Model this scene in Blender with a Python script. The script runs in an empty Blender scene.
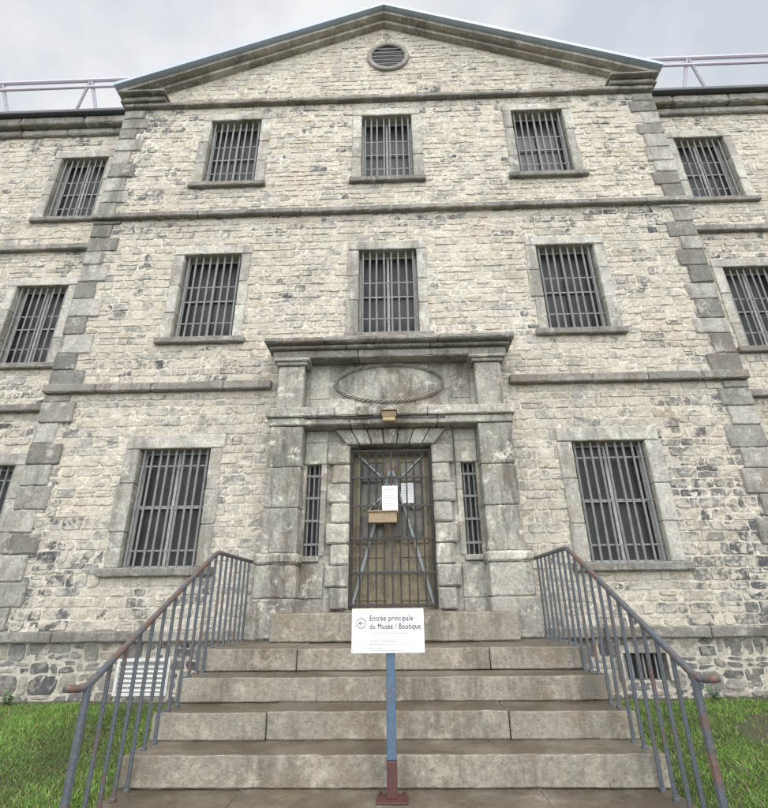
import bpy, math, random
from mathutils import Vector, Matrix, noise
random.seed(11)
rad = math.radians
C = bpy.context.scene.collection
# ------------------------------------------------------------------ camera
F = 480.0; PITCH = 22.6; YAW = 1.5; ROLL = -0.6
CAM = Vector((0.09, -7.2, 1.55))
RM = Matrix.Rotation(rad(YAW), 3, 'Z') @ Matrix.Rotation(rad(90+PITCH), 3, 'X') @ Matrix.Rotation(rad(ROLL), 3, 'Z')
cd = bpy.data.cameras.new('camera'); cam = bpy.data.objects.new('camera', cd); C.objects.link(cam)
cam.matrix_world = Matrix.Translation(CAM) @ RM.to_4x4()
cd.sensor_fit = 'HORIZONTAL'; cd.sensor_width = 36; cd.lens = 36*F/768; cd.clip_end = 2000; cd.clip_start = 0.05
bpy.context.scene.camera = cam
def P(px, py, Y):                      # photograph pixel -> point on the vertical plane y = Y
    d = RM @ Vector(((px-384)/F, -(py-404)/F, -1))
    t = (Y-CAM.y)/d.y
    return CAM + d*t
# ------------------------------------------------------------------ materials
def newmat(name):
    m = bpy.data.materials.new(name); m.use_nodes = True
    nt = m.node_tree; nt.nodes.clear()
    out = nt.nodes.new('ShaderNodeOutputMaterial'); b = nt.nodes.new('ShaderNodeBsdfPrincipled')
    nt.links.new(b.outputs[0], out.inputs[0])
    return m, nt, b
class G:
    def __init__(s, nt): s.nt = nt; s.pos = nt.nodes.new('ShaderNodeNewGeometry')
    def lk(s, a, b): s.nt.links.new(a, b)
    def noise(s, scale, detail=4, rough=.55, stretch=None, off=0):
        mp = s.nt.nodes.new('ShaderNodeMapping'); s.lk(s.pos.outputs['Position'], mp.inputs[0])
        mp.inputs['Location'].default_value = (off, off*1.7, off*.6)
        if stretch: mp.inputs['Scale'].default_value = stretch
        n = s.nt.nodes.new('ShaderNodeTexNoise'); n.inputs['Scale'].default_value = scale
        n.inputs['Detail'].default_value = detail; n.inputs['Roughness'].default_value = rough
        s.lk(mp.outputs[0], n.inputs['Vector']); return n.outputs['Fac']
    def rng(s, v, a, b, c, d):
        r = s.nt.nodes.new('ShaderNodeMapRange'); s.lk(v, r.inputs[0])
        for i, q in enumerate((a, b, c, d)): r.inputs[i+1].default_value = q
        return r.outputs[0]
    def mix(s, f, a, b, mode='MIX'):
        m = s.nt.nodes.new('ShaderNodeMixRGB'); m.blend_type = mode
        for k, q in ((0, f), (1, a), (2, b)):
            if hasattr(q, 'links'): s.lk(q, m.inputs[k])
            elif isinstance(q, (int, float)): m.inputs[k].default_value = q if k == 0 else (q, q, q, 1)
            else: m.inputs[k].default_value = (*q, 1)
        return m.outputs[0]
    def math(s, op, a, b):
        m = s.nt.nodes.new('ShaderNodeMath'); m.operation = op
        for k, q in ((0, a), (1, b)):
            if hasattr(q, 'links'): s.lk(q, m.inputs[k])
            else: m.inputs[k].default_value = q
        return m.outputs[0]
    def upness(s):
        x = s.nt.nodes.new('ShaderNodeSeparateXYZ'); s.lk(s.pos.outputs['Normal'], x.inputs[0]); return x.outputs['Z']
    def bump(s, h, dist, strength=1, prev=None):
        b = s.nt.nodes.new('ShaderNodeBump'); s.lk(h, b.inputs['Height'])
        b.inputs['Distance'].default_value = dist; b.inputs['Strength'].default_value = strength
        if prev: s.lk(prev, b.inputs['Normal'])
        return b.outputs[0]
WARM = (1.01, .99, .955)
def weather_and_pit_shade(g, col):                       # broad weathering plus painted pit shade, shared by stone and mortar
    col = g.mix(1, col, g.rng(g.noise(.5, 5, .6, off=9), .3, .7, .93, 1.06), 'MULTIPLY')
    col = g.mix(g.rng(g.noise(.8, 6, .65, off=31), .50, .70, 0, .24), col, (.64, .55, .42))
    col = g.mix(g.rng(g.noise(9, 8, .72, (1, 1, 2.3), 51), .58, .635, 0, .55), col, (.19, .182, .168))   # shadow in pits and joint cracks, painted as dark flecks
    col = g.mix(g.rng(g.noise(1.1, 8, .72, (1, 1, .22), 5), .60, .71, 0, .45), col, (.25, .24, .225))
    return g.mix(1, col, WARM, 'MULTIPLY')
def m_rubble(name, mortar, smear=.85, lo=.455):
    m, nt, b = newmat(name); g = G(nt)
    at = nt.nodes.new('ShaderNodeAttribute'); at.attribute_name = 'tint'
    col = g.mix(1, at.outputs['Color'], g.rng(g.noise(11, 7, .7), .25, .75, .6, 1.34), 'MULTIPLY')
    col = g.mix(g.rng(g.noise(5, 9, .82, off=3), lo, lo+.07, 0, smear), col, mortar)
    col = g.mix(g.rng(g.noise(30, 6, .75), .57, .68, 0, .65), col, (.21, .20, .18))  # small pit shadows painted into the stone colour
    g.lk(weather_and_pit_shade(g, col), b.inputs['Base Color']); b.inputs['Roughness'].default_value = .95
    bp = g.bump(g.noise(17, 10, .8), .07, 1); bp = g.bump(g.noise(75, 5, .7), .015, .9, bp)
    g.lk(bp, b.inputs['Normal']); return m
def m_mortar(name, c):
    m, nt, b = newmat(name); g = G(nt)
    col = g.mix(g.rng(g.noise(7, 6, .65), .35, .65, 0, 1), [q*.7 for q in c], [q*1.0 for q in c])
    col = g.mix(g.rng(g.noise(22, 6, .75, off=2), .52, .64, 0, .75), col, [q*.28 for q in c])
    g.lk(weather_and_pit_shade(g, col), b.inputs['Base Color']); b.inputs['Roughness'].default_value = .95
    g.lk(g.bump(g.noise(18, 9, .75), .05, 1), b.inputs['Normal']); return m
def m_dressed(name, c1, c2, stain=(.10, .09, .075), stf=.6, b1=.014, island=.35, wet=.9, pale=.5, up=0, upc=(.085, .066, .044), speck=.65):
    m, nt, b = newmat(name); g = G(nt)
    col = g.mix(g.rng(g.noise(3.2, 7, .68), .40, .60, 0, 1), c1, c2)
    col = g.mix(1, col, g.rng(g.pos.outputs['Random Per Island'], 0, 1, 1-island, 1+island*.6), 'MULTIPLY')
    col = g.mix(1, col, g.rng(g.noise(24, 7, .75), .3, .7, .6, 1.32), 'MULTIPLY')
    col = g.mix(g.rng(g.noise(1.9, 9, .78, (1, 1, .18), 7), .50, .62, 0, stf), col, stain)
    col = g.mix(g.rng(g.noise(1.3, 9, .75, off=17), .53, .62, 0, stf*.7), col, [stain[0]*1.7, stain[1]*1.5, stain[2]*1.3])
    col = g.mix(g.rng(g.noise(3.5, 9, .8, off=13), .55, .61, 0, pale), col, [min(.72, q*1.55) for q in c2])
    col = g.mix(g.rng(g.noise(48, 5, .75, off=23), .60, .68, 0, speck), col, (.07, .067, .06))
    col = g.mix(1, col, WARM, 'MULTIPLY')
    b.inputs['Roughness'].default_value = wet
    if up:
        u = g.rng(g.upness(), .6, .95, 0, 1); wn = g.math('MULTIPLY', u, g.rng(g.noise(1.7, 5, .6, off=41), .35, .6, .5, 1))
        col = g.mix(g.math('MULTIPLY', wn, up), col, upc); g.lk(g.rng(wn, 0, 1, wet, .25), b.inputs['Roughness'])
    g.lk(col, b.inputs['Base Color'])
    bp = g.bump(g.noise(12, 9, .75), b1*1.8, .9); bp = g.bump(g.noise(100, 4, .6), b1*.35, .8, bp)
    g.lk(bp, b.inputs['Normal']); return m
def m_metal(name, c, rust=(.13, .055, .03), amt=.5, rough=.5, metallic=.0, scale=14, bmp=.003, lo=.48):
    m, nt, b = newmat(name); g = G(nt)
    col = g.mix(g.rng(g.noise(scale, 6, .7), lo, lo+.12, 0, amt), c, rust)
    col = g.mix(1, col, g.rng(g.noise(45, 4, .6, off=4), .3, .7, 1-amt*.4, 1+amt*.3), 'MULTIPLY')
    g.lk(col, b.inputs['Base Color']); b.inputs['Roughness'].default_value = rough; b.inputs['Metallic'].default_value = metallic
    if bmp: g.lk(g.bump(g.noise(70, 5, .6), bmp, .7), b.inputs['Normal'])
    return m
MORT = (.855, .80, .70)
M = dict(
 rubble=m_rubble('pale_rubble_stone', MORT), rubble_dark=m_rubble('grey_foundation_stone', (.60, .57, .50), .65, .51),
 mortar=m_mortar('cream_mortar', MORT), mortar_dark=m_mortar('pale_foundation_mortar', (.72, .68, .60)),
 dressed=m_dressed('dressed_limestone', (.35, .335, .305), (.44, .42, .38), island=.3),
 surround=m_dressed('window_surround_stone', (.40, .385, .35), (.51, .49, .44), stf=.55, island=.3),
 quoin=m_dressed('quoin_stone', (.28, .272, .255), (.38, .365, .335), island=.5, stf=.65, pale=.5),
 ledge=m_dressed('weathered_ledge_stone', (.24, .232, .215), (.32, .305, .275), stf=.75, island=.35),
 portal=m_dressed('portal_stone', (.325, .31, .275), (.45, .43, .38), stain=(.085, .077, .064), stf=.85, island=.3, pale=.75),
 step=m_dressed('granite_step', (.275, .255, .21), (.35, .325, .27), stain=(.11, .093, .068), stf=.75, b1=.012, island=.2, wet=.65, pale=.4, up=.94, speck=.95),
 roofedge=m_metal('roof_edge_metal', (.38, .45, .55), (.30, .34, .40), .3, .5),
 darkedge=m_metal('dark_gutter_metal', (.065, .075, .085), (.10, .095, .09), .4, .5),
 guard=m_metal('snow_guard_paint', (.60, .56, .63), (.46, .41, .47), .4, .5),
 bar=m_metal('window_bar_iron', (.20, .20, .198), (.12, .10, .085), .5, .6),
 gate=m_metal('gate_iron', (.03, .028, .027), (.08, .045, .03), .5, .55),
 rail=m_metal('handrail_iron', (.085, .10, .115), (.15, .075, .045), .8, .45, scale=6, lo=.46),
 baluster=m_metal('baluster_iron', (.075, .088, .102), (.13, .07, .045), .75, .45, scale=4.5, lo=.52),
 blue=m_metal('blue_post_paint', (.065, .115, .18), (.10, .10, .12), .5, .4, scale=9),
 redbrown=m_metal('brown_post_paint', (.085, .03, .025), (.05, .03, .03), .4, .45),
 sash=m_metal('sash_paint', (.42, .42, .40), (.24, .24, .22), .5, .6),
 wood=m_metal('door_wood', (.23, .195, .12), (.13, .105, .065), .85, .5, scale=4),
 tan=m_metal('box_wood', (.30, .22, .13), (.20, .15, .1), .6, .7),
 brace=m_metal('brace_paint', (.36, .40, .41), (.2, .18, .14), .5, .5),
 white=m_metal('sign_white', (.80, .80, .82), (.78, .78, .80), .03, .35, bmp=0),
 ink=m_metal('sign_ink', (.035, .035, .045), (.035, .035, .045), .1, .5, bmp=0),
 grey_ink=m_metal('sign_small_ink', (.22, .22, .24), (.2, .2, .22), .1, .5, bmp=0),
 paper=m_metal('notice_paper', (.76, .76, .75), (.7, .7, .7), .1, .8, bmp=0),
 louver=m_metal('white_louver', (.56, .56, .54), (.40, .37, .32), .4, .5),
 brass=m_metal('lamp_brass', (.16, .115, .05), (.10, .075, .045), .5, .4, .3),
 cable=m_metal('cable_black', (.03, .03, .03), (.04, .04, .04), .1, .6),
 lens=m_metal('lamp_glass', (.33, .26, .13), (.25, .19, .1), .4, .25),
)
def m_glass(name, c1, c2, sc=1.3, rough=.4):
    m, nt, b = newmat(name); g = G(nt)
    g.lk(g.mix(g.rng(g.noise(sc, 4), .40, .62, 0, 1), c1, c2), b.inputs['Base Color'])
    b.inputs['Roughness'].default_value = rough; b.inputs['Specular IOR Level'].default_value = .4
    g.lk(g.bump(g.noise(3, 2), .01, .4), b.inputs['Normal']); return m
M['glass'] = m_glass('window_glass', (.007, .008, .009), (.03, .031, .03)); M['doorglass'] = m_glass('door_glass', (.035, .033, .025), (.16, .145, .10), 2.5, .2)
def m_ground():
    m, nt, b = newmat('soil_and_turf'); g = G(nt)
    col = g.mix(g.rng(g.noise(2.2, 6, .6), .38, .5, 0, .6), (.085, .062, .042), (.07, .10, .032))
    col = g.mix(1, col, g.rng(g.noise(30, 6, .7), .3, .7, .6, 1.3), 'MULTIPLY')
    g.lk(col, b.inputs['Base Color']); b.inputs['Roughness'].default_value = .95
    g.lk(g.bump(g.noise(25, 8, .7), .04, 1), b.inputs['Normal']); return m
M['ground'] = m_ground()
def m_grass():
    m, nt, b = newmat('grass_blade'); g = G(nt)
    at = nt.nodes.new('ShaderNodeAttribute'); at.attribute_name = 'tint'
    g.lk(at.outputs['Color'], b.inputs['Base Color']); b.inputs['Roughness'].default_value = .6; return m
M['grass'] = m_grass()
M['path'] = m_dressed('path_concrete', (.22, .21, .19), (.28, .27, .25), island=0)
# ------------------------------------------------------------------ mesh helpers
class MB:
    def __init__(s): s.v = []; s.f = []; s.c = []
    def quad(s, *p):
        n = len(s.v); s.v += [tuple(q) for q in p]; s.f.append(tuple(range(n, n+len(p))))
    def sbox(s, x0, x1, y0, y1, z0, z1, r=.012, seg=.14, amp=.004, chip=1.1):
        x0, x1 = sorted((x0, x1)); y0, y1 = sorted((y0, y1)); z0, z1 = sorted((z0, z1))
        def ax(a, b):
            rr = min(r, (b-a)*.25); n = max(1, round((b-a-2*rr)/seg))
            return [a]+[a+rr+(b-a-2*rr)*i/n for i in range(n+1)]+[b], rr
        (xs, rx), (ys, ry), (zs, rz) = ax(x0, x1), ax(y0, y1), ax(z0, z1)
        nx, ny, nz = len(xs)-1, len(ys)-1, len(zs)-1; D = {}
        def vt(i, j, k):
            key = (i, j, k)
            if key in D: return D[key]
            ex = i in (0, nx), j in (0, ny), k in (0, nz); c = sum(ex)
            p = [xs[i], ys[j], zs[k]]
            if c >= 2:
                a = .32 if c == 2 else .45
                if amp: a += max(0, noise.noise(Vector(p)*9))*chip      # chipped arrises
                if ex[0]: p[0] += rx*a*(1 if i == 0 else -1)
                if ex[1]: p[1] += ry*a*(1 if j == 0 else -1)
                if ex[2]: p[2] += rz*a*(1 if k == 0 else -1)
            p = Vector(p)
            if amp: p = p + noise.noise_vector(p*5.3)*amp + noise.noise_vector(p*17)*amp*.5
            D[key] = len(s.v); s.v.append(tuple(p)); return D[key]
        for i in range(nx):
            for j in range(ny):
                s.f.append((vt(i, j, 0), vt(i, j+1, 0), vt(i+1, j+1, 0), vt(i+1, j, 0)))
                s.f.append((vt(i, j, nz), vt(i+1, j, nz), vt(i+1, j+1, nz), vt(i, j+1, nz)))
        for i in range(nx):
            for k in range(nz):
                s.f.append((vt(i, 0, k), vt(i+1, 0, k), vt(i+1, 0, k+1), vt(i, 0, k+1)))
                s.f.append((vt(i, ny, k), vt(i, ny, k+1), vt(i+1, ny, k+1), vt(i+1, ny, k)))
        for j in range(ny):
            for k in range(nz):
                s.f.append((vt(0, j, k), vt(0, j, k+1), vt(0, j+1, k+1), vt(0, j+1, k)))
                s.f.append((vt(nx, j, k), vt(nx, j+1, k), vt(nx, j+1, k+1), vt(nx, j, k+1)))
        return s
    def box(s, x0, x1, y0, y1, z0, z1, r=.004): return s.sbox(x0, x1, y0, y1, z0, z1, r, 99, 0)
    def run(s, x0, x1, y0, y1, z0, z1, blk, r=.012, amp=.004, gap=.006, rnd=.3):   # a course of blocks
        x = x0
        while x < x1-1e-4:
            w = blk*(1+random.uniform(-rnd, rnd)); xe = x+w
            if x1-xe < blk*.45: xe = x1
            dy = random.uniform(-.006, .006)
            s.sbox(x+gap/2, xe-gap/2, y0+dy, y1, z0, z1, r, .1, amp); x = xe
        return s
    def tube(s, pts, r, n=8, cap=True):
        pts = [Vector(p) for p in pts]; m = len(pts); base = len(s.v)
        up = None
        for i, p in enumerate(pts):
            t = (pts[min(i+1, m-1)]-pts[max(i-1, 0)]).normalized()
            if up is None: up = Vector((0, 0, 1)) if abs(t.z) < .9 else Vector((0, 1, 0))
            a = (up-t*up.dot(t)).normalized(); b = t.cross(a); up = a
            rr = r[i] if isinstance(r, (list, tuple)) else r
            for k in range(n):
                an = 2*math.pi*k/n; s.v.append(tuple(p+(a*math.cos(an)+b*math.sin(an))*rr))
        for i in range(m-1):
            for k in range(n):
                q = (k+1) % n
                s.f.append((base+i*n+k, base+i*n+q, base+(i+1)*n+q, base+(i+1)*n+k))
        if cap:
            s.f.append(tuple(base+k for k in reversed(range(n)))); s.f.append(tuple(base+(m-1)*n+k for k in range(n)))
        return s
    def prism(s, poly, y0, y1):                # polygon in xz, extruded in y
        n = len(s.v); m = len(poly)
        s.v += [(x, y0, z) for x, z in poly]+[(x, y1, z) for x, z in poly]
        s.f.append(tuple(range(n, n+m))); s.f.append(tuple(reversed(range(n+m, n+2*m))))
        for i in range(m):
            j = (i+1) % m; s.f.append((n+j, n+i, n+m+i, n+m+j))
        return s
    def build(s, name, mat, parent=None, smooth=False):
        me = bpy.data.meshes.new(name); me.from_pydata(s.v, [], s.f)
        if s.c:
            a = me.color_attributes.new('tint', 'FLOAT_COLOR', 'POINT')
            a.data.foreach_set('color', [q for c in s.c for q in (*c, 1.0)])
        me.materials.append(M[mat] if isinstance(mat, str) else mat)
        if smooth: me.polygons.foreach_set('use_smooth', [True]*len(me.polygons))
        me.update()
        o = bpy.data.objects.new(name, me); C.objects.link(o)
        if parent:                             # every mesh is written in world coordinates
            o.parent = parent
            if parent.type == 'EMPTY': o.matrix_parent_inverse = Matrix.Translation(parent.location).inverted()
        return o
def tag(o, label=None, cat=None, group=None, kind=None):
    for k, v in (('label', label), ('category', cat), ('group', group), ('kind', kind)):
        if v: o[k] = v
    return o
def empty(name, loc, **k):
    o = bpy.data.objects.new(name, None); C.objects.link(o); o.location = loc; o.empty_display_size = .2
    return tag(o, **k)
def lay_wall(mb, x0, x1, z0, z1, Y, holes, depth=.3):
    xs = sorted({x0, x1, *[min(max(h[k], x0), x1) for h in holes for k in (0, 1)]})
    zs = sorted({z0, z1, *[min(max(h[k], z0), z1) for h in holes for k in (2, 3)]})
    for a, b in zip(xs, xs[1:]):
        for c, d in zip(zs, zs[1:]):
            mx, mz = (a+b)/2, (c+d)/2
            if any(h[0] < mx < h[1] and h[2] < mz < h[3] for h in holes): continue
            mb.quad((a, Y, c), (b, Y, c), (b, Y, d), (a, Y, d))
    for a, b, c, d in holes:
        e = Y+depth
        mb.quad((a, Y, c), (a, Y, d), (a, e, d), (a, e, c)); mb.quad((b, Y, c), (b, e, c), (b, e, d), (b, Y, d))
        mb.quad((a, Y, d), (b, Y, d), (b, e, d), (a, e, d)); mb.quad((a, Y, c), (a, e, c), (b, e, c), (b, Y, c))
PALE = [(.72, .675, .59), (.64, .60, .525), (.78, .73, .635), (.68, .63, .54), (.57, .545, .495), (.74, .68, .58), (.50, .485, .45), (.66, .59, .48), (.60, .58, .54), (.46, .455, .435)]
GREY = [(.18, .19, .205), (.25, .255, .26), (.13, .135, .15), (.31, .31, .305), (.22, .22, .215)]
def lay_stones(mb, x0, x1, z0, z1, Y, holes, hmin=.11, hmax=.185, wmin=.13, wmax=.44, dark=None, lim=None, keep=None, proud=(.001, .015), cell=.042, pal=PALE, warp=1.0):
    z = z0
    while z < z1-.03:
        h = random.uniform(hmin, hmax); ze = min(z+h, z1)
        if z1-ze < .06: ze = z1
        a0, a1 = (x0, x1) if lim is None else lim(z, ze)
        x = a0-random.uniform(0, .2)
        while x < a1:
            w = random.uniform(wmin, wmax)*(1 if random.random() < .75 else .6); xe = x+w
            xa, xb = max(x, a0), min(xe, a1); x = xe
            segs = [(xa, xb, z, ze)]
            for H in holes:
                ns = []
                for (p, q, r_, t_) in segs:
                    if q <= H[0] or p >= H[1] or t_ <= H[2] or r_ >= H[3]: ns.append((p, q, r_, t_)); continue
                    if p < H[0]: ns.append((p, H[0], r_, t_))
                    if q > H[1]: ns.append((H[1], q, r_, t_))
                    p2, q2 = max(p, H[0]), min(q, H[1])
                    if t_ > H[3]: ns.append((p2, q2, H[3], t_))
                    if r_ < H[2]: ns.append((p2, q2, r_, H[2]))
                segs = ns
            for (p, q, r_, t_) in segs:
                if q-p < .06 or t_-r_ < .05: continue
                parts = [(p, q, r_, t_)]
                if random.random() < (.15 if warp == 1 else .4) and t_-r_ > .14:   # two thin stones in the height of one course
                    mz = r_+(t_-r_)*random.uniform(.38, .62); parts = [(p, q, r_, mz), (p, q, mz, t_)]
                for pp in parts:
                    if keep and not keep((pp[0]+pp[1])/2, (pp[2]+pp[3])/2): continue
                    one_stone(mb, *pp, Y, dark, proud, cell, pal, warp)
        z = ze
def one_stone(mb, xa, xb, za, zb, Y, dark, proud, cell, pal, warp):
    g = random.uniform(.001, .007)*warp; w = xb-xa-2*g; h = zb-za-2*g
    h0 = random.uniform(0, .016) if zb-za > .11 else 0; h -= h0
    if w < .03 or h < .03: return
    ed = .008
    def ax(L):
        n = max(2, int((L-2*ed)/cell)); return [0]+[(ed+(L-2*ed)*i/n)/L for i in range(n+1)]+[1]
    ss, tt = ax(w), ax(h); nx, nz = len(ss)-1, len(tt)-1; n0 = len(mb.v)
    base = random.uniform(*proud); tx, tz = random.uniform(-.008, .008), random.uniform(-.014, .007)
    xm, zm = (xa+xb)/2, (za+zb)/2
    d = dark(xm, zm) if dark else 0
    c = random.choice(GREY if random.random() < d else pal); k = random.uniform(.86, 1.08); c = tuple(q*k for q in c)
    sd = random.uniform(0, 50); cut = [random.uniform(-.1, .45)*warp for _ in range(4)]
    for j, t in enumerate(tt):
        for i, s in enumerate(ss):
            x = xa+g+s*w; zz = za+g+t*h
            if (i in (0, 1, nx, nx-1)) and (j in (0, 1, nz, nz-1)):        # knocked-off corners
                q_ = max(0, cut[(1 if i > 1 else 0)+(2 if j > 1 else 0)])*.055
                x += q_*(1 if s < .5 else -1)*.7; zz += q_*(1 if t < .5 else -1)*.5
            e = 0 if i in (0, nx) or j in (0, nz) else 1
            nv = noise.noise_vector(Vector((x*9/warp, zz*9/warp, 1.3)))
            lo = noise.noise(Vector((x*.9*warp, zz*1.1, 4)))*.022*warp
            rough = noise.noise(Vector((x*12, zz*12, sd)))*.012+noise.noise(Vector((x*29, zz*29, sd)))*.009
            y = .003 if not e else -(base + rough + (x-xm)/max(w, .1)*tx+(zz-zm)/max(h, .1)*tz)
            mb.v.append((x+nv.x*.015*warp, Y+min(y, .003), zz+nv.y*.011*warp+lo)); mb.c.append(c)
    for j in range(nz):
        for i in range(nx):
            a = n0+j*(nx+1)+i; mb.f.append((a, a+1, a+nx+2, a+nx+1))
# ------------------------------------------------------------------ levels
HW = 5.75; WY = .8
def avgz(*p): return sum(P(*q).z for q in p)/len(p)
Z = {}
Z['t3'] = avgz((233, 124.5, .08), (387, 120, .08), (537, 113.5, .08)); Z['b3'] = avgz((230, 181.5, -.08), (387, 176, -.08), (545, 169.5, -.08))
Z['t2'] = avgz((213, 258, .08), (388, 253, .08), (564, 247.5, .08)); Z['b2'] = avgz((203, 337, -.08), (388, 329.5, -.08), (578, 328, -.08))
Z['t1'] = avgz((175, 450, .08), (607, 443, .08)); Z['b1'] = avgz((160, 569, -.08), (628, 560, -.08))
S2 = P(388, 204, -.12).z; S1 = avgz((160, 380, -.12), (620, 373, -.12)); SC = P(388, 97, -.12).z
APEX = P(386, 1, -.42).z; EAVE = avgz((117, 79, -.42), (661, 62, -.42)); EX = 5.88
WT = 1.24          # top of the water table
bld = empty('prison_building', (0, 0, .4), label='three storey pale stone prison building with barred windows, corner blocks and a triangular pediment', cat='building')
def span(l, r, ym, Y, side):
    a = P(l, ym, Y+(.08 if side < 0 else 0)).x; b = P(r, ym, Y+(.08 if side > 0 else 0)).x
    return a, b
wins = []
for l, r, ym, fl, sd in ((209, 258, 153, 3, -1), (361.5, 412.5, 148, 3, 0), (515, 566, 141, 3, 1), (180, 237, 297, 2, -1), (358.5, 418, 291, 2, 0), (542, 600, 288, 2, 1), (132, 203, 510, 1, -1), (581, 655, 502, 1, 1)):
    a, b = span(l, r, ym, 0, sd); wins.append((a, b, Z['b%d' % fl], Z['t%d' % fl], 0, fl))
wing = []
for l, r, ym, fl, sd in ((58, 102, 184, 3, -1), (10, 59, 321, 2, -1), (681, 729, 163, 3, 1), (737, 790, 314, 2, 1)):
    a, b = span(l, r, ym, WY, sd); wing.append((a, b, Z['b%d' % fl], Z['t%d' % fl], WY, fl))
for s in (1, 3): a, b = wing[s][:2]; wing.append((a, b, Z['b1'], Z['t1'], WY, 1))
def holes_of(ws, e): return [(a-e, b+e, c-e, d+e) for a, b, c, d, *_ in ws]
PORT = (-1.86, 1.86, 1.0, 5.35)
LOUV = (-3.72, -3.0, .46, .90); GRIL = (3.0, 3.56, .60, .92)
# ------------------------------------------------------------------ central wall
def dark_c(x, z):
    n = noise.noise(Vector((x*.8, z*.9, 2.2)))
    d = .03+(.5 if n > .31 else 0)
    if abs(x) > 4.3 and noise.noise(Vector((x*.9, z*.6, 7))) > -.12: d += .45*min(1, (abs(x)-4.3)/.6+.3)
    if x > 4.1 and z < 4.6: d += .26
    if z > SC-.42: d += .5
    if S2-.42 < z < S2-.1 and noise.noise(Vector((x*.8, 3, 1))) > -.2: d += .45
    if z < 1.8 and abs(x) > 2: d += .2
    return d
wm = MB(); lay_wall(wm, -HW, HW, WT-.1, SC+.1, 0, holes_of(wins, .03)+[(-.66, .66, 1.45, 3.9), (-1.32, -1.0, 2.1, 3.6), (1.0, 1.32, 2.1, 3.6)], .5)
for s in (-1, 1): wm.quad((s*HW, 0, 0), (s*HW, WY, 0), (s*HW, WY, SC+.1), (s*HW, 0, SC+.1))
cw = wm.build('central_wall', 'mortar', bld)
sm = MB(); lay_stones(sm, -HW+.1, HW-.1, WT, SC, 0, holes_of(wins, .06)+[PORT], dark=dark_c)
sm.build('stone_facing', 'rubble', cw)
# tympanum
def rz(x, off=0): return APEX-(APEX-EAVE)*abs(x)/EX-off
tm = MB(); tz0 = SC+.1
tm.prism([(-HW, tz0), (HW, tz0), (HW, rz(HW, .12)), (0, rz(0, .12)), (-HW, rz(HW, .12))], .02, .3)
tw = tm.build('tympanum_wall', 'mortar', bld)
OC = P(388, 57, 0); OCZ = OC.z
def lim(z, ze):
    xx = min(HW, max(.05, (APEX-.2-ze)/(APEX-EAVE)*EX)); return -xx, xx
ts = MB(); lay_stones(ts, -HW, HW, SC+.12, APEX-.3, .02, [], dark=lambda x, z: .03, lim=lim, keep=lambda x, z: math.hypot(x-OC.x, z-OCZ) > .47)
ts.build('stone_facing', 'rubble', tw)
# oculus
def ring(mb, cx, cz, ro, ri, y0, y1, n=40):
    b0 = len(mb.v)
    for k in range(n):
        a = 2*math.pi*k/n
        for r_, y in ((ro, y1), (ro, y0+.02), (ro-.02, y0), (ri+.02, y0), (ri, y0+.02), (ri, y1)):
            mb.v.append((cx+r_*math.cos(a), y, cz+r_*math.sin(a)))
    for k in range(n):
        q = (k+1) % n
        for j in range(5): mb.f.append((b0+k*6+j, b0+q*6+j, b0+q*6+j+1, b0+k*6+j+1))
oc = MB(); ring(oc, OC.x, OCZ, .49, .38, -.05, .05); oco = oc.build('oculus', 'ledge', bld)
dk = MB(); dk.quad(*[(OC.x+.39*math.cos(2*math.pi*k/32), .0, OCZ+.39*math.sin(2*math.pi*k/32)) for k in range(32)]); dk.build('pane', 'glass', oco)
mu = MB()
for k in range(-2, 3):
    zz = OCZ+k*.13; hw = math.sqrt(max(0, .38**2-(k*.13)**2)); mu.box(OC.x-hw, OC.x+hw, -.03, -.01, zz-.01, zz+.01)
mu.build('louvre_slat', 'bar', oco)
# ------------------------------------------------------------------ foundation
fm = MB(); lay_wall(fm, -HW, HW, -.2, WT-.1, 0.01, [LOUV, GRIL], .25); fo = fm.build('foundation_wall', 'mortar_dark', bld)
fs = MB(); lay_stones(fs, -HW+.02, HW-.02, .2, WT-.14, .01, [LOUV, GRIL], hmin=.13, hmax=.25, wmin=.12, wmax=.42, dark=lambda x, z: .55, proud=(.0, .018), pal=[tuple(q*.74 for q in c) for c in PALE], warp=2.1)
fs.build('stone_facing', 'rubble_dark', fo)
v = MB(); a, b, c, d = LOUV; v.box(a, b, .1, .12, c, d)
n = 8
for k in range(n):
    zc = c+(d-c)*(k+.5)/n; v.quad((a+.03, .0, zc-.03), (b-.03, .0, zc-.03), (b-.03, .05, zc+.02), (a+.03, .05, zc+.02))
for q in ((a, a+.04, c, d), (b-.04, b, c, d), (a+.04, b-.04, c, c+.04), (a+.04, b-.04, d-.04, d)): v.box(q[0], q[1], -.02, .06, q[2], q[3])
v.build('louvre_vent', 'louver', bld)
v = MB(); a, b, c, d = GRIL
v.box(a-.08, b+.08, -.04, .03, d, d+.09)
v.box(a-.08, a, -.04, .03, c, d-.002); v.box(b, b+.08, -.04, .03, c, d-.002)
gw = v.build('cellar_window', 'dressed', bld)
v = MB(); v.quad((a, .2, c), (b, .2, c), (b, .2, d), (a, .2, d)); v.build('pane', 'glass', gw)
v = MB()
for k in range(7): x = a+(b-a)*(k+.5)/7; v.box(x-.012, x+.012, .03, .055, c, d)
v.build('window_bars', 'bar', gw)
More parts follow.
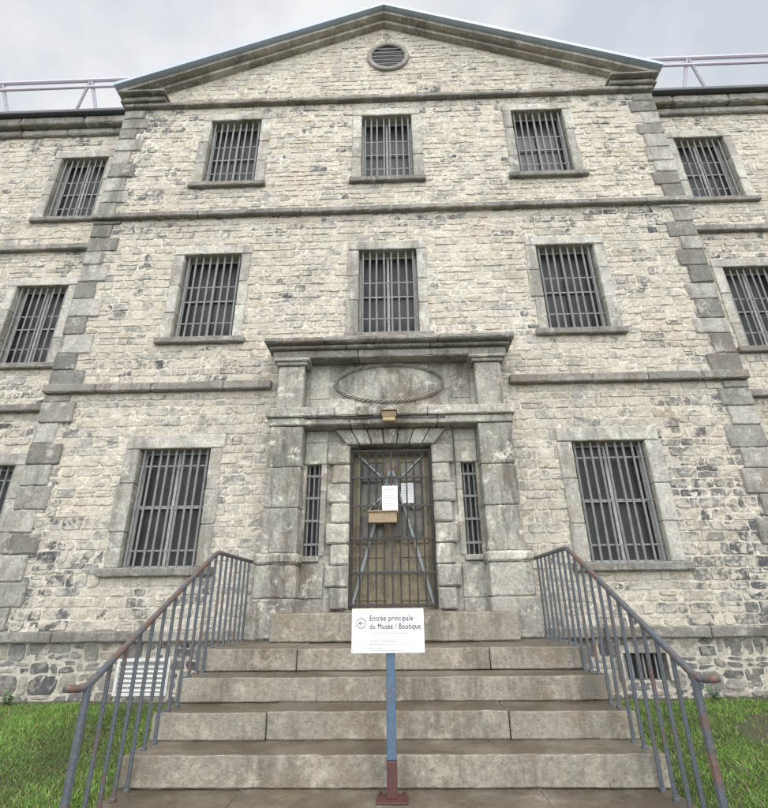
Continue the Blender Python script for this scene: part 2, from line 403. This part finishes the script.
# ------------------------------------------------------------------ window units
def make_window(a, b, c, d, Y, fl, name='window'):
    sw = .19 if fl != 1 else .22; lh = .19 if fl != 1 else .23
    yf, yb = Y-.03, Y+.27
    o = MB(); H = d-c; nb = 3
    for (p, q) in ((a-sw, a), (b, b+sw)):
        zz = c
        for k in range(nb):
            ze = c+H*(k+1)/nb+(random.uniform(-.1, .1) if k < nb-1 else 0)
            ww = random.uniform(-.03, .03)
            pp, qq = (p+ww, q) if p < a else (p, q+ww)
            o.sbox(pp, qq, yf+random.uniform(-.006, .006), yb, zz+.002, ze-.003, .014, .08, .006); zz = ze
    o.sbox(a-sw, b+sw, yf-.004, yb, d+.003, d+lh, .014, .08, .006)
    w = o.build(name, 'surround', bld)
    sl = MB(); sl.sbox(a-sw-.05, b+sw+.05, Y-.10, Y+.25, c-.12, c-.002, .018, .08, .007); sl.build('sill', 'ledge', w)
    gl = MB(); gl.quad((a, Y+.25, c), (b, Y+.25, c), (b, Y+.25, d), (a, Y+.25, d)); gl.build('pane', 'glass', w)
    s = MB(); f = .04; y0, y1 = Y+.2, Y+.235
    s.box(a, a+f, y0, y1, c, d); s.box(b-f, b, y0, y1, c, d); s.box(a+f, b-f, y0, y1, c, c+f); s.box(a+f, b-f, y0, y1, d-f, d)
    s.box((a+b)/2-.022, (a+b)/2+.022, y0-.006, y1, c+f, d-f)
    zz = c+H*.5; s.box(a+f, b-f, y0+.008, y1, zz-.014, zz+.014)
    s.build('sash', 'sash', w)
    br = MB(); nv = 8 if fl != 1 else 9
    for k in range(nv):
        x = a+(b-a)*(k+.5)/nv+random.uniform(-.008, .008); lean = random.uniform(-.008, .008)
        br.tube([(x, Y+.06, c-.01), (x+lean, Y+.06+random.uniform(-.008, .008), (c+d)/2), (x, Y+.06, d+.01)], .0185, 6)
    for t in ((.2, .62) if fl != 1 else (.14, .5, .86)):
        zz = c+H*t+random.uniform(-.01, .01); br.box(a-.01, b+.01, Y+.072, Y+.083, zz-.013, zz+.013)
    br.build('window_bars', 'bar', w)
for w in wins+wing: make_window(*w)
# ------------------------------------------------------------------ wings
EZ = SC+.30
for s in (-1, 1):
    ws = [w for w in wing if w[0]*s > 0]; hs = holes_of(ws, .03)
    x0, x1 = (-13, -HW) if s < 0 else (HW, 13)
    wmb = MB(); lay_wall(wmb, x0, x1, -.2, EZ+.3, WY, hs, .5)
    ww = wmb.build('wing_wall', 'mortar', bld)
    st = MB(); xa, xb = (-10.6, -HW) if s < 0 else (HW, 10.6)
    lay_stones(st, xa, xb, .2, EZ, WY, holes_of(ws, .06), dark=lambda x, z: .04+(.6 if noise.noise(Vector((x*.7, z*.7, 9))) > .24 else 0)+(.3 if z < 3 else 0), cell=.06)
    st.build('stone_facing', 'rubble', ww)
    for zt in (S1, S2):
        k = MB(); k.run(x0, x1, WY-.12, WY+.1, zt-.14, zt, 1.2, .018, .006); k.build('string_course', 'ledge', bld)
    k = MB(); k.run(x0, x1, WY-.1, WY+.1, WT-.13, WT, 1.2); k.build('water_table', 'ledge', bld)
    ez = EZ
    k = MB(); k.run(x0, x1, WY-.1, WY+.1, ez-.02, ez+.16, 1.3, .03); k.run(x0, x1, WY-.24, WY+.1, ez+.163, ez+.4, 1.3, .04); k.build('eave_cornice', 'ledge', bld)
    gt = MB(); gt.box(x0, x1, WY-.36, WY+.1, ez+.403, ez+.5, .02); gt.build('gutter', 'darkedge', bld)
    rf = MB()
    rf.quad((x0, WY-.34, ez+.505), (x1, WY-.34, ez+.505), (x1, WY+6, ez+3.0), (x0, WY+6, ez+3.0))
    rf.quad((x0, WY+12, ez+.505), (x1, WY+12, ez+.505), (x1, WY+6, ez+3.0), (x0, WY+6, ez+3.0))
    ro = rf.build('wing_roof', 'darkedge', bld)
    sg = MB(); g0 = s*(HW+.4); g1 = s*13; r0 = ez+.52
    for (yy, zz, rr) in ((WY-.50, r0+.76, .05), (WY-.45, r0+.60, .036)):
        sg.tube([(g0-s*.12, WY-.15, r0+.06), (g0, yy, zz), (g1, yy, zz)], rr, 8)
    x = abs(g0)+.9
    while x < 13:                                   # leaning triangular brackets
        sg.tube([(s*x, WY-.1, r0+.02), (s*(x+.04), WY-.50, r0+.76)], .042, 6); sg.tube([(s*(x+.6), WY-.1, r0+.02), (s*(x+.08), WY-.50, r0+.7)], .036, 6)
        sg.tube([(s*(x+.6), WY-.1, r0+.02), (s*x, WY-.1, r0+.02)], .03, 6); x += 2.2
    sg.build('snow_guard', 'guard', ro)
# ------------------------------------------------------------------ string courses, quoins, cornices on the centre
k = MB(); k.run(-HW-.03, HW+.03, -.12, .1, S2-.12, S2, 1.1, .02, .007); k.build('string_course', 'ledge', bld)
for s in (-1, 1):
    x0, x1 = (-HW-.03, -1.95) if s < 0 else (1.95, HW+.03)
    k = MB(); k.run(x0, x1, -.12, .1, S1-.15, S1, 1.1, .02, .007); k.build('string_course', 'ledge', bld)
    k = MB(); k.run(x0, x1, -.09, .1, WT-.14, WT, 1.1, .02, .007); k.build('water_table', 'ledge', bld)
k = MB(); k.run(-HW-.03, HW+.03, -.12, .1, SC, SC+.1, 1.2, .018, .007); k.build('cornice_string', 'ledge', bld)
for s in (-1, 1):
    q = MB(); z = WT+.003; i = 0
    while z < SC-.05:
        h = random.uniform(.30, .40); ze = min(z+h, SC-.03)
        for (lo, hi) in ((S1-.153, S1+.003), (S2-.123, S2+.003)):
            if z < lo < ze: ze = lo
            if lo <= z < hi: z = hi; ze = z+h
        if SC-.03-ze < .12: ze = SC-.03
        L = (.54 if i % 2 else .40)+random.uniform(-.05, .05); xo = s*(HW+.02)
        q.sbox(xo, xo-s*L, -.035+random.uniform(-.012, .008), WY-.02, z+.004, ze-.004, .02, .08, .007); z = ze; i += 1
    q.build('quoin_column', 'quoin', bld)
for s in (-1, 1):
    k = MB(); xi = s*4.85
    k.sbox(s*(HW+.04), xi, -.18, .3, SC+.103, SC+.22, .02, .12, .008); k.sbox(s*(HW+.1), xi-s*.03, -.3, .3, SC+.223, EAVE-.13, .03, .12, .008)
    k.build('cornice_return', 'ledge', bld)
# raking cornice
rk = MB()
for s in (-1, 1):
    def rake(x0, x1, lo, hi, y0, y1):
        rk.prism([(s*x0, rz(x0, lo)), (s*x1, rz(x1, lo)), (s*x1, rz(x1, hi)), (s*x0, rz(x0, hi))], y0, y1)
    x = 0
    while x < EX-.01:
        xe = min(EX, x+random.uniform(.9, 1.2)); xe = EX if EX-xe < .4 else xe
        rake(x+.002, xe-.004, .25, .155, -.12, .3); rake(x+.002, xe-.004, .15, .055, -.26+random.uniform(-.006, .006), .3); x = xe
rk.build('raking_cornice', 'dressed', bld)
re = MB()
for s in (-1, 1):
    re.prism([(0, rz(0, .05)), (s*(EX+.05), rz(EX+.05, .05)), (s*(EX+.05), rz(EX+.05, -.04)), (0, rz(0, -.04))], -.38, .3)
re.build('roof_edge', 'roofedge', bld)
rf = MB()
for s in (-1, 1):
    rf.quad((0, .3, rz(0, -.02)), (s*(EX+.05), .3, rz(EX+.05, -.02)), (s*(EX+.05), 12, rz(EX+.05, -.02)), (0, 12, rz(0, -.02)))
rf.prism([(-HW, SC), (HW, SC), (HW, rz(HW, .1)), (0, rz(0, .1)), (-HW, rz(HW, .1))], .6, 12)
rf.build('central_roof', 'darkedge', bld)
# ------------------------------------------------------------------ portal
DX = .62; DT = 3.80; DB = 1.47
pw = MB()
lay_wall(pw, -1.8, 1.8, 1.1, 5.32, -.10, [(-DX, DX, DB, DT), (-1.28, -1.06, 2.18, 3.52), (1.06, 1.28, 2.18, 3.52)], .3)
for s in (-1, 1): pw.quad((s*1.8, -.10, 1.1), (s*1.8, .02, 1.1), (s*1.8, .02, 5.32), (s*1.8, -.10, 5.32))
por = pw.build('portal', 'portal', bld)
k = MB()
for s in (-1, 1):
    zz = 1.14
    for h in (.48, .48):
        k.sbox(s*.97, s*1.30, -.13+random.uniform(-.004, .004), -.05, zz, zz+h-.004, .012, .1, .005); zz += h
    for zz0, zz1 in ((2.18, 2.62), (2.624, 3.1), (3.104, 3.52)):
        k.sbox(s*.97, s*1.055, -.13+random.uniform(-.004, .004), -.05, zz0, zz1, .01, .1, .004)
    k.sbox(s*.97, s*1.31, -.135, -.05, 3.524, 3.86, .012, .1, .005); k.sbox(s*.97, s*1.31, -.128, -.05, 3.864, 4.055, .012, .1, .005)
for (x0, x1, z0, z1) in ((-1.30, -.55, 4.345, 4.6), (-.546, .4, 4.345, 4.53), (.404, 1.30, 4.345, 4.58), (-1.30, -.98, 4.604, 5.215), (.99, 1.3, 4.584, 5.215)):
    k.sbox(x0, x1, -.115, -.05, z0, z1, .01, .1, .006)
k.build('ashlar_facing', 'portal', por)
for s in (-1, 1):
    k = MB(); k.sbox(s*1.27, s*1.9, -.50, -.05, 1.135, 1.62, .025, .09, .01); k.sbox(s*1.29, s*1.87, -.45, -.05, 1.623, 2.05, .025, .09, .01)
    k.sbox(s*1.27, s*1.89, -.47, -.05, 2.053, 2.2, .035, .09, .008); k.build('plinth', 'portal', por)
    k = MB(); zz = 2.203
    for h in (.62, .6, .64):
        k.sbox(s*1.32, s*1.82, -.38+random.uniform(-.005, .005), -.05, zz, min(zz+h, 4.06)-.004, .018, .09, .008); zz += h
    k.build('pilaster', 'portal', por)
    k = MB(); k.sbox(s*1.36, s*1.77, -.34, -.05, 4.343, 5.1, .018, .09, .007); k.sbox(s*1.31, s*1.81, -.38, -.05, 5.103, 5.16, .012, .1, .005)
    k.sbox(s*1.27, s*1.85, -.42, -.05, 5.163, 5.22, .014, .1, .005); k.build('upper_pilaster', 'portal', por)
k = MB(); k.run(-1.9, 1.9, -.44, -.05, 4.10+.09, 4.34, 1.1, .018, .008); k.run(-1.86, 1.86, -.4, -.05, 4.063, 4.187, 1.3, .02, .006); k.build('portal_band', 'portal', por)
k = MB(); k.run(-1.88, 1.88, -.38, -.05, 5.223, 5.36, 1.4, .02, .006); k.run(-1.93, 1.93, -.45, .0, 5.363, 5.42, 1.3, .02, .006); k.run(-2.0, 2.0, -.56, .0, 5.423, 5.52, 1.0, .03, .009)
k.build('portal_cornice', 'ledge', por)
ov = MB(); OZ = P(389, 382, -.15).z; rx, rzv = .87, .33; NT = 560; m_ = 6
for strand in range(3):
    b0 = len(ov.v)
    for i in range(NT):
        a = 2*math.pi*i/NT; cx, cz = rx*math.cos(a), rzv*math.sin(a); nn = Vector((cx/rx**2, 0, cz/rzv**2)).normalized()
        ph = strand*2*math.pi/3+24*a; ox, oy, oz = nn.x*math.cos(ph)*.022, -math.sin(ph)*.022, nn.z*math.cos(ph)*.022
        for j in range(m_):
            b_ = 2*math.pi*j/m_; ov.v.append((cx+ox+nn.x*math.cos(b_)*.015, -.122+oy-math.sin(b_)*.015, OZ+cz+oz+nn.z*math.cos(b_)*.015))
    for i in range(NT):
        for j in range(m_):
            i2, j2 = (i+1) % NT, (j+1) % m_; ov.f.append((b0+i*m_+j, b0+i2*m_+j, b0+i2*m_+j2, b0+i*m_+j2))
ov.build('oval_frame', 'dressed', por, True)
for s in (-1, 1):
    k = MB(); zz = DB; i = 0
    while zz < DT-.02:
        h = .29; ze = min(zz+h, DT); ze = DT if DT-ze < .1 else ze
        k.sbox(s*DX, s*(.95 if i % 2 else .88), -.19+random.uniform(-.008, .008), .1, zz+.004, ze-.004, .025, .07, .009); zz = ze; i += 1
    k.build('jamb_blocks', 'portal', por)
k = MB(); nv = 7
for i in range(nv):
    a0, a1 = -1+2*i/nv, -1+2*(i+1)/nv
    xb0, xb1, xt0, xt1 = a0*.66, a1*.66, a0*.86, a1*.86
    n0 = len(k.v); k.sbox(0, 1, -.21-(.02 if i == 3 else 0), .1, DT+.004, 4.055, .03, .1, .0)
    for j in range(n0, len(k.v)):
        x, y, z = k.v[j]; t = (z-DT)/(4.055-DT)
        k.v[j] = (( xb0*(1-t)+xt0*t+.005)*(1-x)+(xb1*(1-t)+xt1*t-.005)*x, y+noise.noise(Vector((x*3+i, z*9, 1)))*.008, z)
k.build('voussoirs', 'portal', por)
k = MB(); k.tube([(-1.3, -.42, 4.17), (-.9, -.43, 4.165), (-.5, -.42, 4.15), (-.1, -.42, 4.17)], .012, 6); k.build('cable', 'cable', por)
k = MB(); k.tube([(.1, -.42, 4.17), (.5, -.43, 4.14), (.82, -.42, 4.15), (.95, -.25, 4.03), (.96, -.22, 3.3)], .01, 6); k.build('cable', 'cable', por)
for s in (-1, 1):
    a, b = sorted((s*1.06, s*1.28))
    w = MB(); w.sbox(a-.04, b+.02, -.19, .05, 2.1, 2.178, .012, .1, .004); w = w.build('side_window_sill', 'portal', por)
    k = MB(); k.quad((a, .1, 2.18), (b, .1, 2.18), (b, .1, 3.52), (a, .1, 3.52)); k.build('side_window_pane', 'glass', por)
    k = MB()
    for i in range(3): x = a+(b-a)*(i+.5)/3; k.tube([(x, -.04, 2.17), (x, -.04, 3.53)], .014, 6)
    for i in range(4): zz = 2.18+1.34*(i+.5)/4; k.box(a, b, -.06, -.048, zz-.018, zz+.018)
    k.build('side_window_bars', 'bar', por)
# door + gate
dr = MB(); y = .13
dr.box(-DX, -.006, y, y+.05, DB, DT); dr.box(.006, DX, y, y+.05, DB, DT)
for s in (-1, 1):
    for (c, d) in ((DB+.12, DB+.75), (DB+.9, DT-.15)):
        x0, x1 = s*.09, s*(DX-.09)
        for q in ((min(x0, x1), max(x0, x1), c, c+.05), (min(x0, x1), max(x0, x1), d-.05, d)): dr.box(q[0], q[1], y-.02, y-.002, q[2], q[3])
        for xx in (x0, x1-s*.05): dr.box(min(xx, xx+s*.05), max(xx, xx+s*.05), y-.02, y-.002, c+.052, d-.052)
door = dr.build('door', 'wood', bld)
k = MB()
for s in (-1, 1): a, b = sorted((s*.15, s*(DX-.15))); k.box(a, b, y-.012, y-.003, DB+.96, DT-.21)
k.build('pane', 'doorglass', door)
k = MB()
for s in (-1, 1): k.tube([(s*.02, .06, DT-.35), (s*(DX-.05), .06, DB+.08)], .022, 6)
k.tube([(-.5, .075, DT-.1), (.35, .075, DT-.95)], .018, 6); k.tube([(.5, .09, DT-.1), (-.35, .09, DT-.95)], .018, 6)
k.build('diagonal_brace', 'brace', door)
k = MB(); gy = -.03
for i in range(11): x = -DX+.04+(2*DX-.08)*i/10; k.tube([(x, gy, DB+.03), (x, gy, DT-.03)], .0125, 6)
for zz in (DB+.06, DB+.48, DB+.95, DB+1.42, DB+1.85, DT-.06): k.box(-DX+.01, DX-.01, gy-.03, gy-.014, zz-.02, zz+.02)
for s in (-1, 1): a, b = sorted((s*(DX-.035), s*(DX-.005))); k.box(a, b, gy-.028, gy+.015, DB+.02, DT-.02)
k.box(-.015, .015, gy-.045, gy-.031, DB+.04, DT-.04); k.box(.02, .14, gy-.05, gy-.032, DB+.98, DB+1.15)
k.build('gate', 'gate', door)
k = MB(); k.sbox(-.66, .66, -.34, .1, DB-.11, DB-.003, .02, .15, .004); k.build('threshold', 'step', door)
lp = P(389, 417, -.5)
la = empty('wall_lamp', (lp.x, -.45, lp.z), label='small brass coloured box lamp mounted above the barred door', cat='lamp')
k = MB(); k.box(lp.x-.11, lp.x+.11, -.56, -.445, lp.z-.02, lp.z+.08, .012); k.box(lp.x-.12, lp.x+.12, -.575, -.445, lp.z+.081, lp.z+.1, .005); k.build('housing', 'brass', la)
k = MB(); k.box(lp.x-.095, lp.x+.095, -.572, -.46, lp.z-.085, lp.z-.022, .012); k.build('lens', 'lens', la)
def sheet(name, l, r, t, b, Y, label, matn='paper', rows=8):
    a, q = P(l, t, Y), P(r, b, Y)
    e = empty(name, ((a.x+q.x)/2, Y, q.z), label=label, cat='notice')
    k = MB(); k.box(a.x, q.x, Y-.003, Y+.003, q.z, a.z, .001); k.build('sheet', matn, e)
    hh = a.z-q.z; w = q.x-a.x
    for i in range(rows):
        k = MB(); zz = a.z-hh*(.14+.78*i/rows); x = a.x+w*.1
        while x < q.x-w*.2:
            l_ = w*random.uniform(.08, .22); l_ = min(l_, q.x-w*.1-x); k.box(x, x+l_, Y-.0055, Y-.0035, zz-hh*.012, zz+hh*.004, .0002); x += l_+w*.04
        k.build('printed_line', 'grey_ink', e)
sheet('paper_notice', 382, 398, 486, 513, -.085, 'white paper notice fixed to the left of centre on the door gate, the larger sheet')
sheet('paper_notice', 401, 414, 483, 503, .05, 'smaller pale notice behind the gate bars, right of the large white sheet', rows=6)
a, b = P(369, 512, -.09), P(397, 524, -.09)
e = empty('drop_box', ((a.x+b.x)/2, -.12, b.z), label='small tan wooden box hung on the gate under the white notice', cat='box')
k = MB(); k.box(a.x, b.x, -.24, -.08, b.z, a.z-.03, .006); k.build('body', 'tan', e)
k = MB(); k.box(a.x-.015, b.x+.015, -.26, -.078, a.z-.028, a.z-.005, .005); k.build('lid', 'tan', e)
# ------------------------------------------------------------------ staircase
SW = 2.02; Y0 = -1.68; GO = .41; RI = .207; ZL = 1.13
st = empty('stone_staircase', (0, -3.4, 0), label='worn grey granite staircase rising to the barred entrance door', cat='stairs')
joints = [(-.98, 1.0), (), (-1.05, .98), (), (-1.1, 1.08), ()]
for k_ in range(6):
    y0 = Y0-GO*k_; z1 = ZL-RI*k_; y1 = y0+GO+.05 if k_ else 0.0; z0 = max(z1-RI+.004, -.15) if k_ < 5 else -.15
    mb = MB(); xs = [-SW, *joints[k_], SW]
    for a, b in zip(xs, xs[1:]):
        mb.sbox(a+(.004 if a > -SW else 0), b-(.004 if b < SW else 0), y0+random.uniform(-.01, .01), y1, z0, z1+random.uniform(-.004, .004), .011, .06, .0035, .8)
    o = mb.build('step', 'step', st)
    if k_ == 0: o['label'] = 'landing slabs at the top of the stairs'
mb = MB()
for k_ in range(5): mb.box(-SW+.05, SW-.05, Y0-GO*k_+.03, 0.0 if k_ == 0 else Y0-GO*(k_-1)+.02, -.2, ZL-RI*(k_+1)-.003)
mb.build('base', 'dressed', st)
mb = MB(); mb.sbox(-1.47, 1.5, -.92, -.345, ZL+.006, 1.455, .018, .07, .006); mb.build('door_step', 'step', st)
# ------------------------------------------------------------------ handrails
for s, word in ((-1, 'left'), (1, 'right')):
    x = s*1.93; hr = .97
    r = empty('handrail', (s*1.93, Y0, ZL), label='rusty iron handrail with upright bars on the %s side of the stone steps' % word, cat='handrail', group='handrails beside the steps')
    ye = -7.2+3.5; zt = ZL+hr; kf = .995 if s < 0 else .965
    def top(y): return zt if y > Y0 else zt-(Y0-y)*(RI/GO)*kf
    pts = [(x, -.1, zt), (x, -1.0, zt), (x, Y0+.12, zt), (x, Y0, zt-.01), (x, Y0-.12, top(Y0-.12)-.004)]
    y = Y0-.4
    while y > ye+.1: pts.append((x, y, top(y))); y -= .4
    pts += [(x, ye, top(ye)), (x+s*.02, ye-.05, top(ye)-.015), (x+s*.05, ye-.1, top(ye)-.01), (x+s*.07, ye-.13, top(ye)+.0)]
    k = MB(); k.tube(pts, .024, 8); k.build('top_rail', 'rail', r, True)
    y = -.45
    while y > ye+.1:
        kk = max(0, math.ceil((Y0-y)/GO)); zb = ZL-RI*kk if y < Y0 else ZL
        k = MB(); k.tube([(x, y, zb-.01), (x+random.uniform(-.004, .004), y+random.uniform(-.004, .004), (zb+top(y))/2), (x, y, top(y)-.015)], .015, 6)
        k.sbox(x-.02, x+.02, y-.02, y+.02, zb-.005, zb+.02, .004, 9, 0); k.build('baluster', 'baluster', r); y -= .178
    k = MB(); k.tube([(x, ye, -.05), (x, ye, top(ye))], .026, 8); k.build('newel_post', 'baluster', r)
# ------------------------------------------------------------------ sign
SY = -7.2+4.05; sz = ZL-RI*4
a, b = P(352, 609, SY), P(425, 653, SY); xc = P(391, 700, SY).x
sg = empty('direction_sign', (xc, SY, sz), label='white museum entrance sign on a blue metal post standing on the steps', cat='sign')
zj = P(391, 762, SY).z; za = a.z; zb = b.z
k = MB(); k.box(xc-.034, xc+.034, SY+.02, SY+.07, zj, za-.06, .008); k.build('post', 'blue', sg)
k = MB(); k.box(xc-.037, xc+.037, SY+.018, SY+.073, sz+.012, zj-.001, .006); k.box(xc-.11, xc+.11, SY-.05, SY+.13, sz+.003, sz+.014, .004)
for u in (-.085, .085):
    for w_ in (-.03, .11): k.tube([(xc+u, SY+w_, sz+.012), (xc+u, SY+w_, sz+.03)], .012, 6)
k.build('post_base', 'redbrown', sg)
k = MB(); k.box(a.x, b.x, SY+.005, SY+.016, zb, za, .003); pn = k.build('sign_panel', 'white', sg)
W_, H_ = b.x-a.x, za-zb
def text(s, x, z, width, h, bold=.0021):
    cu = bpy.data.curves.new('t', 'FONT'); cu.body = s; cu.size = 1; cu.resolution_u = 5; cu.space_character = 1.1
    o = bpy.data.objects.new('t', cu); C.objects.link(o); bpy.context.view_layer.update()
    me0 = bpy.data.meshes.new_from_object(o.evaluated_get(bpy.context.evaluated_depsgraph_get())); bpy.data.objects.remove(o)
    xs = [v.co.x for v in me0.vertices]; k = width/(max(xs)-min(xs)); mx = min(xs)
    V = []; Fc = []; nv = len(me0.vertices)
    for q, (dx, dz) in enumerate(((0, 0), (bold, 0), (bold/2, bold*.4))):      # bold weight: the strokes laid three times
        V += [(x+dx+(v.co.x-mx)*k, SY+.0035-.0003*q, z+dz+v.co.y*h/.7) for v in me0.vertices]
        Fc += [tuple(i+q*nv for i in p.vertices) for p in me0.polygons]
    me = bpy.data.meshes.new('lettering'); me.from_pydata(V, [], Fc)
    me.materials.append(M['ink']); o = bpy.data.objects.new('lettering', me); C.objects.link(o); o.parent = pn
    return o
X = lambda u: a.x+W_*u
Zz = lambda u: za-H_*u
text('Entrée principale', X(.25), Zz(.28), W_*.60, H_*.13)
text('du Musée / Boutique', X(.25), Zz(.465), W_*.70, H_*.13)
k = MB(); R_ = W_*.062; cx, cz = X(.13), Zz(.33)
k.tube([(cx+R_*math.cos(t*math.pi/16), SY+.003, cz+R_*math.sin(t*math.pi/16)) for t in range(33)], .0024, 5)
k.build('arrow_circle', 'ink', pn)
k = MB(); k.tube([(cx+R_*.55, SY+.003, cz), (cx-R_*.5, SY+.003, cz)], .0026, 5); k.tube([(cx-R_*.05, SY+.0025, cz+R_*.4), (cx-R_*.5, SY+.0025, cz), (cx-R_*.05, SY+.0025, cz-R_*.4)], .0026, 5)
k.build('arrow_symbol', 'ink', pn)
for (u0, u1, vv) in ((.25, .76, .56), (.25, .60, .735), (.25, .80, .80), (.25, .42, .885), (.25, .68, .945)):
    k = MB(); x = X(u0)
    while x < X(u1):                                   # illegible small print: strokes of uneven height, in words
        for _ in range(random.randint(2, 6)):
            h_ = random.choice((.0022, .0022, .0036)); k.box(x, x+.0022, SY+.002, SY+.0045, Zz(vv)-.0022, Zz(vv)+h_, .0003); x += .0036
        x += .0045
    k.build('small_print_line', 'grey_ink', pn)['kind'] = 'stuff'
# ------------------------------------------------------------------ ground
def gz(x, y):
    t = min(1, max(0, (-y-.4)/3.0)); h = .40*(1-t*t*(3-2*t))
    return h+noise.noise(Vector((x*.8, y*.8, 0)))*.03+noise.noise(Vector((x*4, y*4, 3)))*.012
def axis(lo, hi, f0, f1, st_):
    o = []; v = f0
    while v <= f1+1e-6: o.append(v); v += st_
    v = f0; w = st_; pre = []
    while v > lo: w *= 1.6; v -= w; pre.append(v)
    v = f1; w = st_; post = []
    while v < hi: w *= 1.6; v += w; post.append(v)
    return pre[::-1]+o+post
gx, gyv = axis(-150, 150, -8, 8, .2), axis(-150, 150, -8, 1, .2)
mb = MB()
for yv in gyv:
    for xv in gx: mb.v.append((xv, yv, gz(xv, yv)-(.25 if abs(xv) < 1.9 and -4.0 < yv < 0 else 0)))
nx = len(gx)
for j in range(len(gyv)-1):
    for i in range(nx-1): q = j*nx+i; mb.f.append((q, q+1, q+nx+1, q+nx))
tag(mb.build('ground', 'ground', None, True), kind='structure')
mb = MB(); mb.sbox(-2.3, 2.3, -14, Y0-GO*5-.01, -.1, .055, .01, .5, .003); tag(mb.build('path', 'path'), kind='structure')
mb = MB(); random.seed(5)
for i in range(210000):
    s = -1 if i % 2 else 1
    x = s*random.uniform(2.04, 6.0); y = random.uniform(-4.8, -.15)
    dn = noise.noise(Vector((x*1.1, y*1.1, 5)))+.35*noise.noise(Vector((x*5, y*5, 2)))
    if math.hypot((x-4.25)/.7, (y+1.35)/.55)+dn*.4 < 1 or y > -.34+dn*.2:
        if random.random() < .9: continue
    h = random.uniform(.015, .045)*(1+max(0, dn)); z = gz(x, y)-.005; an = random.uniform(0, math.pi); w = random.uniform(.0025, .005)
    lx, ly = random.uniform(-1.1, 1.1)*h, random.uniform(-1.1, 1.1)*h; ca, sa = math.cos(an)*w, math.sin(an)*w
    n0 = len(mb.v); mb.v += [(x-ca, y-sa, z), (x+ca, y+sa, z), (x+ca*.7+lx*.4, y+sa*.7+ly*.4, z+h*.6), (x+lx, y+ly, z+h), (x-ca*.7+lx*.4, y-sa*.7+ly*.4, z+h*.6)]
    mb.f.append((n0, n0+1, n0+2, n0+3, n0+4)); kk = random.uniform(.65, 1.35)*(1+dn*.5); c = (.135*kk, .24*kk, .045*kk) if random.random() < .83 else (.26*kk, .25*kk, .10*kk)
    mb.c += [c]*5
tag(mb.build('grass', 'grass'), label='short green grass on both sides of the stone steps', cat='grass', kind='stuff')
def weed(x, y, h, n, label):
    e = empty('weed_plant', (x, y, gz(x, y)), label=label, cat='plant'); z0 = gz(x, y)-.01
    stm, lf = MB(), MB()
    for i in range(n):
        an = random.uniform(0, 6.28); L = h*random.uniform(.6, 1.1); sp = random.uniform(.15, .6)*L
        tip = Vector((x+math.cos(an)*sp, y+math.sin(an)*sp, z0+L)); root = Vector((x, y, z0)); mid = (root+tip)/2+Vector((0, 0, L*.1))
        stm.tube([root, mid, tip], [.004, .003, .002], 5)
        for t in range(5):
            p = root.lerp(tip, .25+.18*t); b_ = random.uniform(0, 6.28); l_ = random.uniform(.05, .09); d_ = Vector((math.cos(b_), math.sin(b_), .3))*l_; sd = Vector((-math.sin(b_), math.cos(b_), 0))*l_*.28
            n0 = len(lf.v); lf.v += [tuple(p), tuple(p+d_*.5+sd), tuple(p+d_), tuple(p+d_*.5-sd)]; lf.f.append((n0, n0+1, n0+2, n0+3))
            kk = random.uniform(.7, 1.3); lf.c += [(.08*kk, .17*kk, .035*kk)]*4
    stm.c = [(.08, .12, .04)]*len(stm.v)
    stm.build('stem', 'grass', e); lf.build('leaves', 'grass', e)
weed(-4.9, -.3, .16, 9, 'low leafy weed at the wall foot near the left edge of the photo')
weed(-2.35, -.35, .22, 8, 'low leafy weed between the left handrail and the wall')
weed(3.9, -.35, .18, 9, 'low leafy weed at the wall foot just right of the barred cellar window')
weed(4.75, -.4, .2, 10, 'low leafy weed at the wall foot near the right edge of the photo')
# ------------------------------------------------------------------ light
w = bpy.data.worlds.new('World'); bpy.context.scene.world = w; w.use_nodes = True
nt = w.node_tree; nt.nodes.clear(); g = G(nt)
out = nt.nodes.new('ShaderNodeOutputWorld'); bg = nt.nodes.new('ShaderNodeBackground'); bg.inputs[1].default_value = .1
sky = nt.nodes.new('ShaderNodeTexSky'); sky.sky_type = 'NISHITA'; sky.sun_disc = False; sky.sun_elevation = rad(60); sky.sun_rotation = rad(200)
tc = nt.nodes.new('ShaderNodeTexCoord')
n1 = nt.nodes.new('ShaderNodeTexNoise'); n1.inputs['Scale'].default_value = 3.2; n1.inputs['Detail'].default_value = 7; n1.inputs['Roughness'].default_value = .5
g.lk(tc.outputs['Generated'], n1.inputs['Vector'])
cl = g.mix(g.rng(n1.outputs['Fac'], .36, .60, 0, 1), (6.7, 7.2, 7.8), (9.6, 9.75, 9.9))
sx = nt.nodes.new('ShaderNodeSeparateXYZ'); g.lk(tc.outputs['Generated'], sx.inputs[0])
gain = g.rng(sx.outputs['Y'], -.9, .35, 3.9, 1.0)
cl = g.mix(1, cl, gain, 'MULTIPLY'); cl = g.mix(.08, cl, sky.outputs[0])
g.lk(cl, bg.inputs[0]); g.lk(bg.outputs[0], out.inputs[0])
sl = bpy.data.lights.new('sun', 'SUN'); sl.energy = 1.5; sl.angle = rad(14); sl.color = (1, .965, .91)
so = bpy.data.objects.new('sun', sl); C.objects.link(so)
so.rotation_euler = Vector((-.3, .74, -1.45)).to_track_quat('-Z', 'Y').to_euler()
sc = bpy.context.scene; sc.view_settings.view_transform = 'Standard'; sc.view_settings.look = 'None'; sc.view_settings.exposure = 0
